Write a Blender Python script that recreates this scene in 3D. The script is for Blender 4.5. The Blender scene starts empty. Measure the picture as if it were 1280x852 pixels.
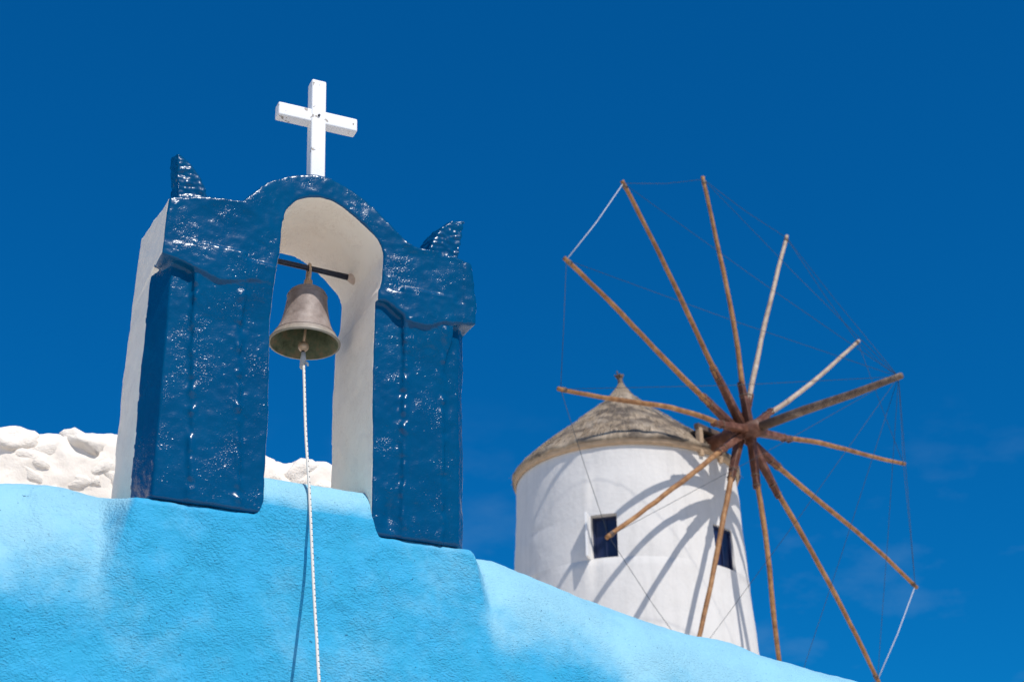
import bpy, bmesh, math, random
import numpy as np
from mathutils import Vector, Matrix, noise

# ------------------------------------------------------------------ camera, sky, sun, exposure
scene = bpy.context.scene
COL = scene.collection
R = math.radians

cam_d = bpy.data.cameras.new('camera')
cam = bpy.data.objects.new('camera', cam_d)
COL.objects.link(cam)
PITCH, ROLL = R(27.0), math.atan(40 / 3490)
_x = Vector((1, 0, 0)); _u = Vector((0, -math.sin(PITCH), math.cos(PITCH))); _f = Vector((0, math.cos(PITCH), math.sin(PITCH)))
_r2 = math.cos(ROLL) * _x - math.sin(ROLL) * _u
_u2 = math.sin(ROLL) * _x + math.cos(ROLL) * _u
M = Matrix((_r2, _u2, -_f)).transposed().to_4x4()
M.translation = Vector((0, 0, 1.6))
cam.matrix_world = M
cam_d.sensor_width = 36
cam_d.lens = 36 * 1778 / 1280
cam_d.clip_end = 5000
cam_d.dof.use_dof = True
cam_d.dof.focus_distance = 7.2
cam_d.dof.aperture_fstop = 3.6
scene.camera = cam

SUN_EL, SUN_AZ = R(52.5), R(33)          # azimuth from "behind the camera" towards the right
sun_dir = Vector((math.sin(SUN_AZ) * math.cos(SUN_EL), -math.cos(SUN_AZ) * math.cos(SUN_EL), math.sin(SUN_EL)))

world = bpy.data.worlds.new('World')
scene.world = world
world.use_nodes = True
nt = world.node_tree
nt.nodes.clear()
wo = nt.nodes.new('ShaderNodeOutputWorld')
bg = nt.nodes.new('ShaderNodeBackground')
sky = nt.nodes.new('ShaderNodeTexSky')
sky.sky_type = 'NISHITA'
sky.sun_disc = False
sky.sun_elevation = SUN_EL
sky.sun_rotation = math.atan2(sun_dir.x, sun_dir.y)
sky.altitude = 1500
sky.air_density = 1.0
sky.dust_density = 0.05
sky.ozone_density = 4.0
# polarised deep blue: more saturation, then thin wisps of cloud low down
hs = nt.nodes.new('ShaderNodeHueSaturation')
hs.inputs['Saturation'].default_value = 1.32
hs.inputs['Value'].default_value = 0.167
gm = nt.nodes.new('ShaderNodeGamma'); gm.inputs['Gamma'].default_value = 0.65
tint = nt.nodes.new('ShaderNodeMix'); tint.data_type = 'RGBA'; tint.blend_type = 'MULTIPLY'; tint.inputs[0].default_value = 1.0
tint.clamp_result = False
tint.inputs['B'].default_value = (0.10, 2.92, 4.85, 1)
tc = nt.nodes.new('ShaderNodeTexCoord')
mp = nt.nodes.new('ShaderNodeMapping')
mp.inputs['Scale'].default_value = (5, 5, 11)
mp.inputs['Location'].default_value = (3.1, 0.7, 1.9)
cn = nt.nodes.new('ShaderNodeTexNoise')
cn.inputs['Scale'].default_value = 1.6
cn.inputs['Detail'].default_value = 7
cn.inputs['Roughness'].default_value = 0.55
cr = nt.nodes.new('ShaderNodeValToRGB')
cr.color_ramp.elements[0].position = 0.56; cr.color_ramp.elements[0].color = (0, 0, 0, 1)
cr.color_ramp.elements[1].position = 0.78; cr.color_ramp.elements[1].color = (1, 1, 1, 1)
sx = nt.nodes.new('ShaderNodeSeparateXYZ')
el = nt.nodes.new('ShaderNodeMapRange')
el.inputs['From Min'].default_value = 0.42; el.inputs['From Max'].default_value = 0.30
el.inputs['To Min'].default_value = 0.0; el.inputs['To Max'].default_value = 0.30
mu = nt.nodes.new('ShaderNodeMath'); mu.operation = 'MULTIPLY'
mix = nt.nodes.new('ShaderNodeMix'); mix.data_type = 'RGBA'
mix.inputs['B'].default_value = (1.4, 2.8, 4.6, 1)
L = nt.links.new
L(sky.outputs[0], hs.inputs['Color']); L(hs.outputs[0], gm.inputs['Color']); L(gm.outputs[0], tint.inputs['A'])
L(tc.outputs['Generated'], mp.inputs['Vector']); L(mp.outputs[0], cn.inputs['Vector'])
L(cn.outputs['Fac'], cr.inputs['Fac'])
L(tc.outputs['Generated'], sx.inputs[0]); L(sx.outputs['Z'], el.inputs['Value'])
L(cr.outputs['Color'], mu.inputs[0]); L(el.outputs[0], mu.inputs[1])
L(mu.outputs[0], mix.inputs['Factor']); L(tint.outputs['Result'], mix.inputs['A'])
L(mix.outputs['Result'], bg.inputs['Color'])
bg.inputs['Strength'].default_value = 0.12
L(bg.outputs[0], wo.inputs['Surface'])

sl = bpy.data.lights.new('sun', 'SUN')
sl.energy = 4.2
sl.angle = R(0.5)
sl.color = (1.0, 0.955, 0.89)
so = bpy.data.objects.new('sun', sl)
so.rotation_euler = (-sun_dir).to_track_quat('-Z', 'Y').to_euler()
so.location = (6, -10, 20)
COL.objects.link(so)

scene.view_settings.view_transform = 'Standard'
scene.view_settings.look = 'None'
scene.view_settings.exposure = 0.0
scene.view_settings.gamma = 1.0
scene.view_settings.use_curve_mapping = False
scene.render.engine = 'CYCLES'
scene.cycles.max_bounces = 8

rnd = random.Random(7)

# ------------------------------------------------------------------ helpers
def tag(o, label=None, cat=None, group=None, kind=None):
    if label: o['label'] = label
    if cat: o['category'] = cat
    if group: o['group'] = group
    if kind: o['kind'] = kind
    return o

def empty(name, loc=(0, 0, 0), rz=0.0, parent=None):
    o = bpy.data.objects.new(name, None)
    o.empty_display_size = 0.2
    o.location = loc; o.rotation_euler = (0, 0, rz)
    COL.objects.link(o)
    if parent: o.parent = parent
    return o

def link(name, me, mat=None, parent=None, smooth=True):
    o = bpy.data.objects.new(name, me)
    COL.objects.link(o)
    if mat is not None and len(me.materials) == 0:
        me.materials.append(mat)
    if parent: o.parent = parent
    if smooth:
        me.polygons.foreach_set('use_smooth', [True] * len(me.polygons))
    return o

def pydata(verts, faces, name='m'):
    me = bpy.data.meshes.new(name)
    me.from_pydata([tuple(v) for v in verts], [], faces)
    me.validate(); me.update()
    return me

def from_bm(bm, name='m'):
    bmesh.ops.recalc_face_normals(bm, faces=bm.faces)
    me = bpy.data.meshes.new(name)
    bm.to_mesh(me); bm.free()
    return me

def bm_prism(bm, poly3a, poly3b):
    """closed solid between two matching 3-D loops"""
    a = [bm.verts.new(p) for p in poly3a]
    b = [bm.verts.new(p) for p in poly3b]
    n = len(a)
    bm.faces.new(a); bm.faces.new(list(reversed(b)))
    for i in range(n):
        j = (i + 1) % n
        bm.faces.new((a[j], a[i], b[i], b[j]))

def frame_for(t):
    t = t.normalized()
    h = Vector((0, 0, 1)) if abs(t.z) < 0.9 else Vector((1, 0, 0))
    s = t.cross(h).normalized()
    return s, s.cross(t).normalized()

def tube_data(pts, radii, n=8, caps=True, V=None, Fc=None):
    V = [] if V is None else V
    Fc = [] if Fc is None else Fc
    pts = [Vector(p) for p in pts]
    if not hasattr(radii, '__len__'): radii = [radii] * len(pts)
    base = len(V)
    t0 = pts[1] - pts[0]
    s, u = frame_for(t0)
    for i, p in enumerate(pts):
        t = (pts[min(i + 1, len(pts) - 1)] - pts[max(i - 1, 0)]).normalized()
        s = (s - t * s.dot(t)).normalized(); u = s.cross(t).normalized()
        for k in range(n):
            a = 2 * math.pi * k / n
            V.append(p + (s * math.cos(a) + u * math.sin(a)) * radii[i])
    for i in range(len(pts) - 1):
        for k in range(n):
            k2 = (k + 1) % n
            Fc.append((base + i * n + k, base + i * n + k2, base + (i + 1) * n + k2, base + (i + 1) * n + k))
    if caps:
        Fc.append(tuple(base + k for k in reversed(range(n))))
        Fc.append(tuple(base + (len(pts) - 1) * n + k for k in range(n)))
    return V, Fc

def tube(name, pts, radii, mat, parent=None, n=8, smooth=True):
    V, Fc = tube_data(pts, radii, n)
    return link(name, pydata(V, Fc, name), mat, parent, smooth)

def beam_mesh(p0, p1, w, h, up, bev=0.012, name='beam', jitter=0.0, seed=0, taper=1.0):
    """bevelled square timber from p0 to p1 with a few rings so that edges can wander"""
    p0, p1, up = Vector(p0), Vector(p1), Vector(up)
    t = (p1 - p0).normalized()
    s = t.cross(up).normalized(); u = s.cross(t).normalized()
    rr = random.Random(seed)
    prof = []
    for (a, b) in ((1, 1), (-1, 1), (-1, -1), (1, -1)):
        x, y = a * w / 2, b * h / 2
        if a * b > 0: prof += [(x, y - b * bev), (x - a * bev, y)]
        else: prof += [(x - a * bev, y), (x, y - b * bev)]
    n = len(prof); V = []; Fc = []
    rings = 7
    for i in range(rings):
        f = i / (rings - 1)
        c = p0.lerp(p1, f)
        for (x, y) in prof:
            V.append(c + s * (x * (1 + (taper - 1) * f) + rr.uniform(-jitter, jitter)) + u * (y * (1 + (taper - 1) * f) + rr.uniform(-jitter, jitter)))
    for i in range(rings - 1):
        for k in range(n):
            k2 = (k + 1) % n
            Fc.append((i * n + k, i * n + k2, (i + 1) * n + k2, (i + 1) * n + k))
    Fc.append(tuple(reversed(range(n)))); Fc.append(tuple((rings - 1) * n + k for k in range(n)))
    me = pydata(V, Fc, name)
    bm = bmesh.new(); bm.from_mesh(me); bmesh.ops.recalc_face_normals(bm, faces=bm.faces); bm.to_mesh(me); bm.free()
    return me

def lathe_mesh(prof, n=48, name='lathe', closed=False):
    V, Fc = [], []
    m = len(prof)
    for k in range(n):
        a = 2 * math.pi * k / n
        for (r, z) in prof: V.append((r * math.cos(a), r * math.sin(a), z))
    for k in range(n):
        k2 = (k + 1) % n
        for i in range(m - 1 + (1 if closed else 0)):
            j = (i + 1) % m
            Fc.append((k * m + i, k2 * m + i, k2 * m + j, k * m + j))
    me = pydata(V, Fc, name)
    bm = bmesh.new(); bm.from_mesh(me)
    bmesh.ops.remove_doubles(bm, verts=bm.verts, dist=1e-5)
    bmesh.ops.recalc_face_normals(bm, faces=bm.faces); bm.to_mesh(me); bm.free()
    return me

def remesh(me, voxel, smooth_iter=4, fac=0.5):
    o = bpy.data.objects.new('tmp', me); COL.objects.link(o)
    md = o.modifiers.new('r', 'REMESH'); md.mode = 'VOXEL'; md.voxel_size = voxel
    if smooth_iter:
        sm = o.modifiers.new('s', 'SMOOTH'); sm.factor = fac; sm.iterations = smooth_iter
    dg = bpy.context.evaluated_depsgraph_get()
    out = bpy.data.meshes.new_from_object(o.evaluated_get(dg))
    bpy.data.objects.remove(o); out.materials.clear()
    return out

def arrays(me):
    n = len(me.vertices)
    co = np.empty(n * 3, np.float32); me.vertices.foreach_get('co', co)
    no = np.empty(n * 3, np.float32); me.vertices.foreach_get('normal', no)
    return co.reshape(-1, 3), no.reshape(-1, 3)

def nz(co, scale, seed=0.0):
    off = Vector((seed * 3.7, seed * 1.3, -seed * 2.1))
    return np.array([noise.noise(Vector((float(c[0]), float(c[1]), float(c[2]))) * scale + off) for c in co], np.float32)

def set_co(me, co):
    me.vertices.foreach_set('co', co.astype(np.float32).ravel()); me.update()

# ------------------------------------------------------------------ materials
class NT:
    def __init__(self, name):
        self.m = bpy.data.materials.new(name); self.m.use_nodes = True
        self.t = self.m.node_tree
        self.b = self.t.nodes['Principled BSDF']
        self.tc = self.t.nodes.new('ShaderNodeTexCoord')
    def n(self, typ, **kw):
        nd = self.t.nodes.new(typ)
        for k, v in kw.items():
            if k in nd.inputs: nd.inputs[k].default_value = v
            else: setattr(nd, k, v)
        return nd
    def l(self, a, b): self.t.links.new(a, b)
    def noise(self, scale, detail=4, rough=0.5, vec=None, sc=None, dist=0.0):
        nd = self.n('ShaderNodeTexNoise', Scale=scale, Detail=detail, Roughness=rough, Distortion=dist)
        src = vec or self.tc.outputs['Object']
        if sc:
            mp = self.n('ShaderNodeMapping'); mp.inputs['Scale'].default_value = sc
            self.l(src, mp.inputs['Vector']); src = mp.outputs[0]
        self.l(src, nd.inputs['Vector'])
        return nd.outputs['Fac']
    def ramp(self, fac, stops):
        r = self.n('ShaderNodeValToRGB')
        e = r.color_ramp.elements
        while len(e) > 1: e.remove(e[-1])
        for i, (p, c) in enumerate(stops):
            el = e[0] if i == 0 else e.new(p)
            el.position = p; el.color = (*c, 1) if len(c) == 3 else c
        self.l(fac, r.inputs['Fac'])
        return r.outputs['Color']
    def mix(self, f, a, b, blend='MIX'):
        m = self.n('ShaderNodeMix', data_type='RGBA', blend_type=blend)
        for v, key in ((f, 'Factor'), (a, 'A'), (b, 'B')):
            if hasattr(v, 'links'): self.l(v, m.inputs[key] if key != 'Factor' else m.inputs[0])
            elif key == 'Factor': m.inputs[0].default_value = v
            else: m.inputs[key].default_value = (*v, 1)
        return m.outputs['Result']
    def math(self, op, a, b=None):
        m = self.n('ShaderNodeMath', operation=op)
        for i, v in enumerate((a, b)):
            if v is None: continue
            if hasattr(v, 'links'): self.l(v, m.inputs[i])
            else: m.inputs[i].default_value = v
        return m.outputs[0]
    def bump(self, h, dist, strength=1.0, normal=None):
        b = self.n('ShaderNodeBump', Strength=strength, Distance=dist)
        self.l(h, b.inputs['Height'])
        if normal is not None: self.l(normal, b.inputs['Normal'])
        return b.outputs[0]
    def out(self, color=None, rough=0.6, normal=None, spec=0.5, metal=0.0):
        for v, k in ((color, 'Base Color'), (rough, 'Roughness'), (normal, 'Normal'), (spec, 'Specular IOR Level'), (metal, 'Metallic')):
            if v is None: continue
            if hasattr(v, 'links'): self.l(v, self.b.inputs[k])
            elif k == 'Base Color': self.b.inputs[k].default_value = (*v, 1)
            else: self.b.inputs[k].default_value = v
        return self.m

def mat_tower():
    """white lime wash with thick glossy dark blue paint on the front, split by the mesh attribute 'paint'"""
    q = NT('tower_plaster')
    at = q.n('ShaderNodeAttribute', attribute_name='paint')
    edge = q.noise(60, 3)
    f = q.math('ADD', at.outputs['Fac'], q.math('MULTIPLY', q.math('SUBTRACT', edge, 0.5), 0.35))
    st = q.n('ShaderNodeMapRange'); st.inputs['From Min'].default_value = 0.47; st.inputs['From Max'].default_value = 0.53
    q.l(f, st.inputs['Value']); fac = st.outputs[0]
    # blue
    big = q.noise(3.0, 4); mid = q.noise(18, 4)
    blue = q.mix(big, (0.0002, 0.050, 0.142), (0.0004, 0.088, 0.208))
    blue = q.mix(q.math('MULTIPLY', mid, 0.45), blue, (0.0003, 0.043, 0.115))
    # white
    wn = q.noise(5, 5); crack = q.noise(26, 6, 0.7, dist=1.2)
    white = q.mix(wn, (0.86, 0.765, 0.66), (0.90, 0.82, 0.72))
    cr = q.ramp(crack, [(0.0, (0, 0, 0)), (0.485, (0, 0, 0)), (0.5, (1, 1, 1)), (0.515, (0, 0, 0))])
    sp = q.noise(7, 3)
    spm = q.ramp(sp, [(0.42, (0, 0, 0)), (0.55, (1, 1, 1))])
    crm = q.mix(1.0, cr, spm, 'MULTIPLY')
    white = q.mix(q.math('MULTIPLY', crm, 0.5), white, (0.42, 0.28, 0.18))
    col = q.mix(fac, white, blue)
    # relief: lumpy roller texture under thick paint, coarser where blue
    g1 = q.ramp(q.noise(125, 1, 0.4), [(0.54, (0, 0, 0)), (0.74, (1, 1, 1))])      # sparse grains under the paint
    g2 = q.ramp(q.noise(62, 1, 0.4), [(0.58, (0, 0, 0)), (0.78, (1, 1, 1))])
    h2 = q.noise(20, 2, 0.5)
    patch = q.ramp(q.noise(4.6, 4), [(0.42, (0.15, 0.15, 0.15)), (0.68, (1, 1, 1))])
    hb = q.math('ADD', q.math('MULTIPLY', g1, 0.13), q.math('MULTIPLY', g2, 0.26))
    hb = q.math('ADD', q.math('MULTIPLY', hb, patch), q.math('MULTIPLY', h2, 0.5))
    st2 = q.math('ADD', q.math('MULTIPLY', fac, 0.5), 0.38)
    bp = q.n('ShaderNodeBump', Distance=0.0070); q.l(hb, bp.inputs['Height']); q.l(st2, bp.inputs['Strength'])
    rough = q.math('SUBTRACT', 0.85, q.math('MULTIPLY', fac, 0.645))
    return q.out(col, rough, bp.outputs[0], spec=0.24)

def mat_chapel():
    q = NT('sky_blue_stucco')
    big = q.noise(1.6, 4); mid = q.noise(9, 5, 0.6)
    c = q.mix(big, (0.016, 0.320, 0.560), (0.045, 0.400, 0.635))
    c = q.mix(q.math('MULTIPLY', q.ramp(mid, [(0.42, (0, 0, 0)), (0.66, (1, 1, 1))]), 0.4), c, (0.045, 0.40, 0.70))
    # paler blue where the wall faces up, broken up by noise
    at = q.n('ShaderNodeAttribute', attribute_name='pale_crown')
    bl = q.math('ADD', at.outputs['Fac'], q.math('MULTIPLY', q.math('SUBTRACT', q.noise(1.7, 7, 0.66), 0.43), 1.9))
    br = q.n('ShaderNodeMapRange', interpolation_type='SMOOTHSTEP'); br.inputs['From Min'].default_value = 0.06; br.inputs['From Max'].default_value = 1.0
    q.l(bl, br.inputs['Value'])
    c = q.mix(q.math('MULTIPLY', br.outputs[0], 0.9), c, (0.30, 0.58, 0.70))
    # unseen flat roof set to white, added to bounce light onto soffit and jambs
    rf = q.n('ShaderNodeSeparateXYZ'); q.l(q.tc.outputs['Object'], rf.inputs[0])
    c = q.mix(q.math('GREATER_THAN', q.math('ADD', rf.outputs['Y'], q.math('MULTIPLY', big, 0.05)), 0.60), c, (0.85, 0.785, 0.70))
    # small dark pits where the paint did not reach
    pit = q.noise(70, 2)
    pm = q.ramp(pit, [(0.725, (0, 0, 0)), (0.755, (1, 1, 1))])
    c = q.mix(q.math('MULTIPLY', pm, 0.8), c, (0.02, 0.10, 0.22))
    # trowelled stucco relief: swirled ridges and grit
    w = q.n('ShaderNodeTexNoise', Scale=2.3, Detail=2.0); q.l(q.tc.outputs['Object'], w.inputs['Vector'])
    vm = q.n('ShaderNodeVectorMath', operation='MULTIPLY_ADD'); q.l(w.outputs['Color'], vm.inputs[0])
    vm.inputs[1].default_value = (0.05, 0.05, 0.05); q.l(q.tc.outputs['Object'], vm.inputs[2])
    mp = q.n('ShaderNodeMapping'); mp.inputs['Scale'].default_value = (0.78, 0.78, 1.15); mp.inputs['Rotation'].default_value = (0, 0.2, 0)
    q.l(vm.outputs[0], mp.inputs['Vector'])
    r1 = q.noise(92, 3, 0.5, vec=mp.outputs[0])
    r2 = q.noise(130, 2, 0.6)
    r3 = q.noise(13, 4, 0.6)
    h = q.math('ADD', q.math('MULTIPLY', r1, 1.0), q.math('MULTIPLY', r2, 0.28))
    h = q.math('ADD', h, q.math('MULTIPLY', r3, 1.0))
    h = q.math('MULTIPLY', h, q.ramp(q.noise(3.1, 4, 0.6), [(0.36, (0.35, 0.35, 0.35)), (0.62, (1.25, 1.25, 1.25))]))
    h = q.math('SUBTRACT', h, q.math('MULTIPLY', pm, 0.5))
    return q.out(c, 0.6, q.bump(h, 0.013, 0.85), spec=0.16)

def mat_limewash(name, a, b, bscale=30, bd=0.006, rough=0.85):
    q = NT(name)
    c = q.mix(q.noise(4, 5), a, b)
    h = q.math('ADD', q.noise(bscale, 5, 0.6), q.math('MULTIPLY', q.noise(bscale / 5, 3), 1.5))
    return q.out(c, rough, q.bump(h, bd, 0.6), spec=0.25)

def mat_mill_wall():
    q = NT('mill_limewash')
    c = q.mix(q.noise(1.4, 5), (0.655, 0.63, 0.60), (0.715, 0.69, 0.66))
    streak = q.noise(3.0, 6, 0.65, sc=(2.2, 2.2, 0.22))
    c = q.mix(q.math('MULTIPLY', q.ramp(streak, [(0.48, (0, 0, 0)), (0.72, (1, 1, 1))]), 0.5), c, (0.55, 0.53, 0.505))
    crack = q.noise(2.2, 8, 0.7, dist=0.6)
    cm = q.ramp(crack, [(0.494, (0, 0, 0)), (0.5, (1, 1, 1)), (0.506, (0, 0, 0))])
    c = q.mix(q.math('MULTIPLY', cm, 0.35), c, (0.42, 0.39, 0.37))
    h = q.math('ADD', q.noise(2.0, 4), q.math('MULTIPLY', q.noise(14, 4), 0.25))
    return q.out(c, 0.85, q.bump(h, 0.04, 0.5), spec=0.2)

def mat_wood(name, stops, along=(1, 1, 1), rough=0.65, scale=7, bd=0.01):
    q = NT(name)
    g = q.noise(scale, 6, 0.65, sc=along)
    c = q.ramp(g, stops)
    k = q.noise(1.3, 3)
    c = q.mix(q.math('MULTIPLY', q.ramp(k, [(0.45, (0, 0, 0)), (0.7, (1, 1, 1))]), 0.5), c, stops[0][1])
    return q.out(c, rough, q.bump(g, bd, 0.5), spec=0.35)

def mat_thatch():
    q = NT('thatch')
    sp = q.n('ShaderNodeSeparateXYZ'); q.l(q.tc.outputs['Object'], sp.inputs[0])
    at = q.n('ShaderNodeMath', operation='ARCTAN2'); q.l(sp.outputs['X'], at.inputs[0]); q.l(sp.outputs['Y'], at.inputs[1])
    cb = q.n('ShaderNodeCombineXYZ')
    q.l(q.math('MULTIPLY', at.outputs[0], 9.0), cb.inputs[0]); q.l(q.math('MULTIPLY', sp.outputs['Z'], 1.2), cb.inputs[2])
    g = q.noise(4.0, 6, 0.7, vec=cb.outputs[0])
    c = q.ramp(g, [(0.3, (0.16, 0.125, 0.092)), (0.5, (0.34, 0.265, 0.19)), (0.7, (0.50, 0.40, 0.295))])
    p = q.noise(2.3, 5, 0.62)
    c = q.mix(q.math('MULTIPLY', q.ramp(p, [(0.47, (0, 0, 0)), (0.56, (1, 1, 1))]), 0.85), c, (0.10, 0.082, 0.068))
    p2 = q.noise(1.7, 4)
    c = q.mix(q.math('MULTIPLY', q.ramp(p2, [(0.5, (0, 0, 0)), (0.65, (1, 1, 1))]), 0.5), c, (0.60, 0.49, 0.37))
    return q.out(c, 0.9, q.bump(g, 0.05, 0.7), spec=0.15)

def mat_plain(name, col, rough=0.6, metal=0.0, spec=0.5, var=0.25, scale=12, bd=0.003):
    q = NT(name)
    g = q.noise(scale, 5, 0.6)
    lo = tuple(c * (1 - var) for c in col); hi = tuple(min(1, c * (1 + var)) for c in col)
    return q.out(q.mix(g, lo, hi), rough, q.bump(g, bd, 0.5), spec=spec, metal=metal)

def mat_bell(inner=False):
    q = NT('bell_inside' if inner else 'bell_bronze')
    g = q.noise(14, 6, 0.65); g2 = q.noise(40, 4)
    if inner:
        c = q.ramp(g, [(0.35, (0.055, 0.065, 0.035)), (0.5, (0.11, 0.125, 0.07)), (0.66, (0.20, 0.13, 0.075))])
        return q.out(c, 0.6, q.bump(g2, 0.003, 0.5), spec=0.3, metal=0.1)
    c = q.ramp(g, [(0.3, (0.17, 0.13, 0.115)), (0.5, (0.26, 0.21, 0.19)), (0.7, (0.34, 0.29, 0.265))])
    sp = q.n('ShaderNodeSeparateXYZ'); q.l(q.tc.outputs['Object'], sp.inputs[0])
    low = q.n('ShaderNodeMapRange'); low.inputs['From Min'].default_value = 0.075; low.inputs['From Max'].default_value = 0.0
    q.l(q.math('ADD', sp.outputs['Z'], q.math('MULTIPLY', g2, 0.03)), low.inputs['Value'])
    c = q.mix(q.math('MULTIPLY', low.outputs[0], 0.55), c, (0.36, 0.35, 0.27))
    return q.out(c, 0.55, q.bump(g2, 0.003, 0.6), spec=0.4, metal=0.05)

def mat_rope():
    q = NT('braided_rope')
    sp = q.n('ShaderNodeSeparateXYZ'); q.l(q.tc.outputs['UV'], sp.inputs[0])   # x = turns round, y = metres along
    def fleck(slope, off):
        a = q.math('ADD', q.math('MULTIPLY', sp.outputs['X'], slope), q.math('MULTIPLY', sp.outputs['Y'], 27.0))
        a = q.math('FRACT', q.math('ADD', a, off))
        return q.math('LESS_THAN', a, 0.24)
    f = q.math('MULTIPLY', fleck(1.0, 0.0), fleck(-1.0, 0.3))
    c = q.mix(f, (0.74, 0.71, 0.65), (0.03, 0.03, 0.04))
    w = q.math('SINE', q.math('MULTIPLY', q.math('ADD', q.math('MULTIPLY', sp.outputs['X'], 3.0), q.math('MULTIPLY', sp.outputs['Y'], 80.0)), 6.283))
    return q.out(c, 0.8, q.bump(w, 0.002, 0.6), spec=0.2)

def mat_cross():
    q = NT('chipped_white_paint')
    c = q.mix(q.noise(8, 4), (0.80, 0.79, 0.775), (0.86, 0.855, 0.845))
    ch = q.noise(34, 3); big = q.noise(5.5, 2)
    m = q.math('MULTIPLY', q.math('GREATER_THAN', ch, 0.64), q.math('GREATER_THAN', big, 0.56))
    c = q.mix(q.math('MULTIPLY', m, 0.85), c, (0.27, 0.22, 0.17))
    h = q.math('SUBTRACT', q.math('MULTIPLY', q.noise(30, 4), 0.4), m)
    return q.out(c, 0.6, q.bump(h, 0.003, 0.6), spec=0.35)

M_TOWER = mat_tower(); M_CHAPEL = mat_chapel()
M_STONE = mat_limewash('whitewashed_stone', (0.88, 0.79, 0.69), (0.92, 0.85, 0.76), 10, 0.016)
M_MORTAR = mat_limewash('whitewashed_mortar', (0.87, 0.775, 0.67), (0.92, 0.845, 0.755), 10, 0.02)
M_MILL = mat_mill_wall(); M_THATCH = mat_thatch(); M_CROSS = mat_cross()
M_RIM = mat_plain('reed_rim', (0.46, 0.33, 0.22), 0.85, var=0.4, scale=9, bd=0.03, spec=0.15)
M_POLE = mat_wood('ochre_pole', [(0.25, (0.13, 0.055, 0.022)), (0.5, (0.32, 0.152, 0.056)), (0.75, (0.48, 0.275, 0.125))])
M_POLE_GREY = mat_wood('weathered_pole', [(0.25, (0.24, 0.17, 0.12)), (0.5, (0.46, 0.35, 0.26)), (0.75, (0.60, 0.50, 0.41))])
M_TIMBER = mat_wood('maroon_timber', [(0.25, (0.050, 0.019, 0.011)), (0.5, (0.125, 0.046, 0.025)), (0.78, (0.30, 0.145, 0.095))], rough=0.55)
M_DARKWOOD = mat_wood('dark_weathered_wood', [(0.25, (0.05, 0.032, 0.024)), (0.5, (0.13, 0.085, 0.06)), (0.78, (0.27, 0.20, 0.15))])
M_WIRE = mat_plain('dark_wire', (0.02, 0.03, 0.04), 0.6, metal=0.0, var=0.1)
M_CORD = mat_plain('white_cord', (0.55, 0.55, 0.55), 0.8, var=0.15)
M_IRON = mat_plain('painted_iron', (0.022, 0.026, 0.045), 0.5, metal=0.3, var=0.5, scale=30, bd=0.004)
M_BELL = mat_bell(); M_BELL_IN = mat_bell(True); M_ROPE = mat_rope()
M_BRASS = mat_plain('worn_brass', (0.50, 0.36, 0.25), 0.45, metal=0.5, var=0.3, scale=25)
M_PANE = mat_plain('navy_window_board', (0.008, 0.014, 0.055), 0.35, var=0.3)
M_FRAME = mat_plain('window_frame_paint', (0.012, 0.020, 0.060), 0.4, var=0.3)
M_SHUT = mat_plain('shutter_white', (0.80, 0.79, 0.77), 0.6, var=0.05)
M_DARK = mat_plain('dark_opening', (0.02, 0.014, 0.010), 0.9, var=0.3)
M_STRAW = mat_plain('straw', (0.36, 0.28, 0.20), 0.9, var=0.6, scale=3, spec=0.1)

def mat_ground():
    q = NT('pale_earth')
    n1 = q.noise(0.35, 6, 0.6); n2 = q.noise(5, 6, 0.65)
    c = q.ramp(n1, [(0.35, (0.72, 0.63, 0.51)), (0.55, (0.80, 0.71, 0.59)), (0.7, (0.68, 0.60, 0.48))])
    c = q.mix(q.math('MULTIPLY', n2, 0.5), c, (0.82, 0.75, 0.65))
    return q.out(c, 0.9, q.bump(n2, 0.05, 0.7), spec=0.2)
M_GROUND = mat_ground()

# ------------------------------------------------------------------ facade frame: x = along the facade, y = into the building, z = up
O = (-1.54476, 6.60259, 0.0)
FAC_ROT = R(26)
FAC = Matrix.Translation(O) @ Matrix.Rotation(FAC_ROT, 4, 'Z')

def sstep(a, b, x):
    t = np.clip((x - a) / (b - a), 0, 1); return t * t * (3 - 2 * t)

# ------------------------------------------------------------------ ground (hillside the chapel is cut into; plateau under the mill)
def ground_z(x, y):
    ux = x - O[0]; uy = y - O[1]
    u = ux * math.cos(FAC_ROT) + uy * math.sin(FAC_ROT)
    w = -ux * math.sin(FAC_ROT) + uy * math.cos(FAC_ROT)
    z = 3.3 * sstep(0.9, 2.3, w) + 2.1 * sstep(3.0, 13.0, w)
    side = 1 - 0.55 * sstep(4.0, 16.0, u) * (1 - sstep(6, 14, w)) - 0.3 * sstep(5, 20, -u)
    z = z * side
    far = sstep(24.0, 75.0, np.hypot(x - 2, y - 24))
    z = z * (1 - far)
    return z
def build_ground():
    def axis(lo, hi, n_mid, far):
        mid = list(np.linspace(lo, hi, n_mid))
        out = [lo - (far) * (k / 14) ** 2.4 for k in range(14, 0, -1)]
        out2 = [hi + (far) * (k / 14) ** 2.4 for k in range(1, 15)]
        return out + mid + out2
    xs = axis(-30, 45, 150, 1800); ys = axis(-20, 60, 170, 1800)
    V = []
    for y in ys:
        for x in xs:
            h = float(ground_z(x, y))
            if -35 < x < 50 and -25 < y < 70 and h > 0.02:
                h += 0.10 * noise.noise(Vector((x * 0.7, y * 0.7, 0.3))) + 0.03 * noise.noise(Vector((x * 3, y * 3, 1)))
            V.append((x, y, h))
    nx = len(xs)
    Fc = [(j * nx + i, j * nx + i + 1, (j + 1) * nx + i + 1, (j + 1) * nx + i) for j in range(len(ys) - 1) for i in range(nx - 1)]
    o = link('ground', pydata(V, Fc, 'ground'), M_GROUND)
    tag(o, 'pale dry earth ground rising to the windmill', kind='structure')
build_ground()

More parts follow.
